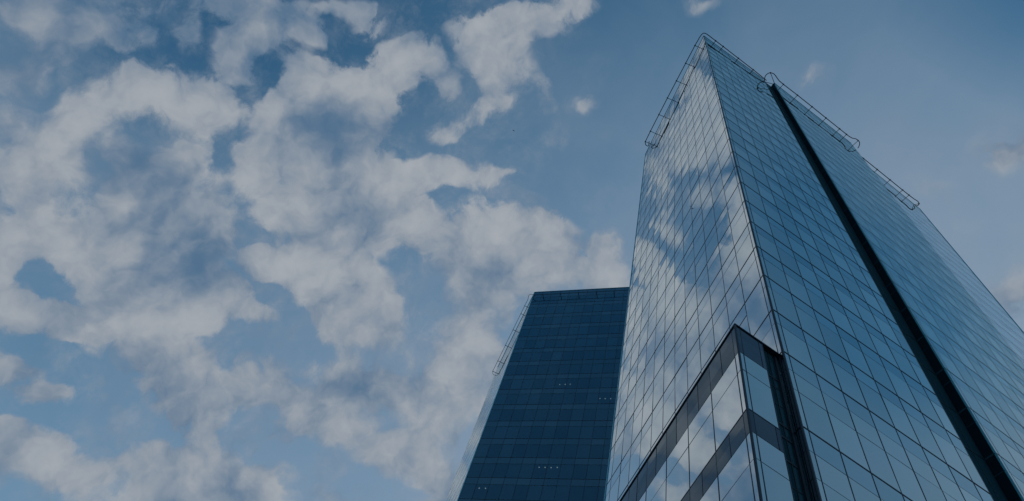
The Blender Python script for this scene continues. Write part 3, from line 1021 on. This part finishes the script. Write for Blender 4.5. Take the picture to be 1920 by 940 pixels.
# recessed dark link between the block and the tower
fl = Face((-0.50, -0.985), (-0.50, -0.01 + 0.11), (1, 0))
m = MB()
m.box(fl.P(0, 0, -0.06), fl.u * (fl.w), Vector((0, 0, HB - 0.04)), fl.n * 0.06)
lk = m.build('link_glass', M['recess'], block)
m = grid(fl, [0.03, 0.50, 0.80, 1.0], [31.42, 29.3, 25.93, 25.1, 23.7, 20.4, 14.87], [28.6, 27.3, 22.3], 0, HB - 0.06, wv=0.05, wM=0.10, wm=0.05, proud=0.03)
m.box((-0.50, -0.17, 0), (0.10, 0, 0), (0, 0.14, 0), (0, 0, HB - 0.08))
m.build('link_frame', M['mullion'], block)

# ------------------------------------------------------------------ darker tower behind
P2 = Vector((-57.91, 3.83, 0))
AF = R(47.5)
d1 = Vector((math.cos(AF), math.sin(AF), 0))
AL = R(169.3)
d2 = Vector((math.cos(AL), math.sin(AL), 0))
H2 = 124.2
W2 = 27.6
E2 = P2 + d1 * W2
G2 = P2 + d2 * 21.3
dark = empty('dark_glass_tower', P2,
             'dark navy glass tower with small lit ceiling lamps, standing behind the mirror-glass tower',
             'tower')


def pin(o):
    """keep world placement under the parent's own origin"""
    o.matrix_parent_inverse = Matrix.Translation(-P2)
    return o


face2 = Face((P2.x, P2.y), (E2.x, E2.y), (1, -1))
face2L = Face((P2.x, P2.y), (G2.x, G2.y), (-0.2, -1))
B2 = E2 - face2.n * 24
m = MB()
inner = 5.0
q0 = P2 - face2.n * inner + d1 * 5.4
q1 = E2 - face2.n * inner
m.prism([(q0.x, q0.y), (q1.x, q1.y), (B2.x, B2.y), (G2.x + 3, G2.y + 9), (G2.x + 2.0, G2.y + 0.6), (P2.x - 3.5, P2.y + 1.4)], 0, H2 - 0.3)
pin(m.build('structural_core', M['core'], dark))
maj2 = [67.1 + 4 * k for k in range(-16, 15) if 67.1 + 4 * k > 2]
min2 = [z - 1.25 for z in maj2]
ply = [(P2 - face2.n * 0.08 + d1 * 0.12), (E2 - face2.n * 0.08), B2, Vector((G2.x + 2.5, G2.y + 8, 0)), (G2 - face2L.n * 0.08)]
for z in maj2:
    m = MB()
    m.prism([(p.x, p.y) for p in ply], z - 0.35, z - 0.02)
    pin(m.build('floor_slab', M['slab'], dark))
m = MB()
m.prism([(p.x, p.y) for p in ply], H2 - 0.3, H2 - 0.15)
pin(m.build('roof', M['roof'], dark))
m = MB()
for fc_, w_ in ((face2, W2), (face2L, 21.3)):
    for z in maj2:
        m.box(fc_.P(0.14, z - 1.2, -0.10), fc_.u * (w_ - 0.28), Vector((0, 0, 1.2)), fc_.n * 0.04)
    m.box(fc_.P(0.14, maj2[-1], -0.10), fc_.u * (w_ - 0.28), Vector((0, 0, H2 - maj2[-1] - 0.1)), fc_.n * 0.04)
pin(m.build('spandrel_backing', M['core'], dark))
us2 = [1.84 * k for k in range(0, 16)]
us2 = [u for u in us2 if u <= W2 + 0.01]
us2L = [1.84 * k for k in range(0, 12)] + [21.3]
us2L = [u for u in us2L if u < 21] + [21.3]
rows2 = []
for z in maj2:
    rows2 += [(z - 1.25, z, 'spandrel'), (z - 4, z - 1.25, 'vision')]
rows2.append((maj2[-1], H2, 'spandrel'))
outd, outl = {}, {}
glaze(face2, us2, rows2, outd, 0.10, tone_fn=lambda i, z, ty: random.random() ** 1.5)
release(outd, {'vision': ('window_pane', M['vision_dark']), 'spandrel': ('spandrel_pane', M['spandrel_dark'])}, dark)
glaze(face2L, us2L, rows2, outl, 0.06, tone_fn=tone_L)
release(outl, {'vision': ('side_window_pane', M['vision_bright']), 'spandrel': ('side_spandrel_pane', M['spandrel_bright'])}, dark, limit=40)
for o in list(dark.children):
    if o.name.split('.')[0] in ('window_pane', 'spandrel_pane', 'side_window_pane', 'side_spandrel_pane'):
        pin(o)
for fc, us, pr_ in ((face2, us2, 0.016), (face2L, us2L, 0.002)):
    pin(grid(fc, us, maj2, min2, 0, H2 - 0.02, wv=0.05, wM=0.07, wm=0.035, proud=pr_).build('mullion_grid', M['mullion'], dark))
for fc in (face2, face2L):
    m = MB()
    m.box(fc.P(0, H2 - 0.02, -0.35), fc.u * fc.w, Vector((0, 0, 0.12)), fc.n * 0.42)
    pin(m.build('coping', M['edge'], dark))
m = MB()
m.box(P2 + Vector((-0.06, -0.02, 0)), (0.10, 0.10, 0), (0.06, -0.08, 0), (0, 0, H2))
pin(m.build('corner_post', M['edge'], dark))
# roller blinds half drawn behind a few panes
for (i, k, h_) in ((2, -1, 1.2), (3, 2, 2.0), (6, 1, 2.3), (7, 1, 1.0), (9, 4, 2.4), (10, 3, 1.4), (5, 6, 2.2), (12, 5, 1.1), (12, 2, 2.3), (4, 9, 1.8), (8, 7, 2.4), (13, 8, 1.3)):
    zt = 67.1 + 4 * k - 1.26
    m = MB()
    m.box(face2.P(i * 1.84 + 0.06, zt - h_, -0.24), face2.u * 1.70, Vector((0, 0, h_)), face2.n * 0.02)
    pin(m.build('blind', M['slab'], dark))
# cleaning rail round the dark tower
ZR2 = 121.7
o2 = 0.72
front = [face2.P(u, 0, o2) for u in (0.6, 2.3, 5.9, 9.5, 13.1, 16.5, 20.1, 23.7, 27.0)]
side = [face2L.P(u, 0, o2) for u in (2.4, 4.5, 8.9, 13.3, 17.8)]
cr = catmull([(face2L.P(0.6, 0, o2).x, face2L.P(0.6, 0, o2).y), ((P2 + (face2.n + face2L.n).normalized() * 0.95).x, (P2 + (face2.n + face2L.n).normalized() * 0.95).y), (front[0].x, front[0].y)])
hk = catmull([((P2 + d2 * 21.5 - face2L.n * 0.3).x, (P2 + d2 * 21.5 - face2L.n * 0.3).y), (face2L.P(21.6, 0, 0.35).x, face2L.P(21.6, 0, 0.35).y), (face2L.P(20.9, 0, o2).x, face2L.P(20.9, 0, o2).y)])
pts2 = hk + [(p.x, p.y) for p in reversed(side)] + cr + [(p.x, p.y) for p in front[1:]]
br = [((p.x, p.y), foot(face2, p)) for p in front[1:]] + [((p.x, p.y), foot(face2L, p)) for p in side]
br += [((face2L.P(20.9, 0, o2).x, face2L.P(20.9, 0, o2).y), foot(face2L, face2L.P(20.9, 0, o2))), ((front[0].x, front[0].y), (P2.x, P2.y))]
pin(rail(dark, pts2, ZR2, br, r=0.045, rb=0.06, dot=0.09))
# ceiling lamps behind the glass: distance along the front, depth, ceiling height
for u, dep, zc_ in ((18.59, 0.35, 114.75), (9.35, 1.82, 94.75), (10.26, 1.79, 94.75), (11.1, 1.78, 94.75),
                    (16.41, 1.73, 90.75), (17.23, 1.76, 90.75), (18.09, 1.8, 90.75),
                    (9.44, 1.36, 74.75), (10.29, 1.36, 74.75), (11.14, 1.37, 74.75), (12.02, 1.33, 74.75),
                    (1.66, 1.56, 70.75), (2.55, 1.56, 70.75)):
    c = face2.P(u, zc_ - 0.05, -dep)
    m = MB()
    m.prism([(c.x + 0.065 * math.cos(a * math.pi / 6), c.y + 0.065 * math.sin(a * math.pi / 6)) for a in range(12)], zc_ - 0.07, zc_ - 0.01)
    pin(m.build('ceiling_lamp', M['lamp'], dark))

# ------------------------------------------------------------------ a bird far up
bm = MB()
bc = CAM + (Vector((-37.5, -18.35, 140.0)) - CAM).normalized() * 260.0
bs = 1.1
bm.tube([bc + Vector((-0.22, 0, 0)) * bs, bc + Vector((-0.1, 0, 0.03)) * bs, bc + Vector((0.1, 0, 0.02)) * bs, bc + Vector((0.24, 0, 0)) * bs], 0.05 * bs, 6)
bm.ball(bc + Vector((0.26, 0, 0.02)) * bs, 0.05 * bs)
for s in (-1, 1):
    bm.box(bc + Vector((-0.08, 0, 0.02)) * bs, Vector((0.16, 0, 0)) * bs, Vector((-0.04, s * 0.2, 0.12)) * bs, (0, 0, 0.03))
    bm.box(bc + Vector((-0.12, s * 0.2, 0.14)) * bs, Vector((0.12, 0, 0)) * bs, Vector((-0.12, s * 0.18, -0.05)) * bs, (0, 0, 0.03))
bo = bm.build('bird', M['bird'], origin=bc)
bo['label'] = 'tiny dark bird flying high against the blue gap between clouds'
bo['category'] = 'bird'
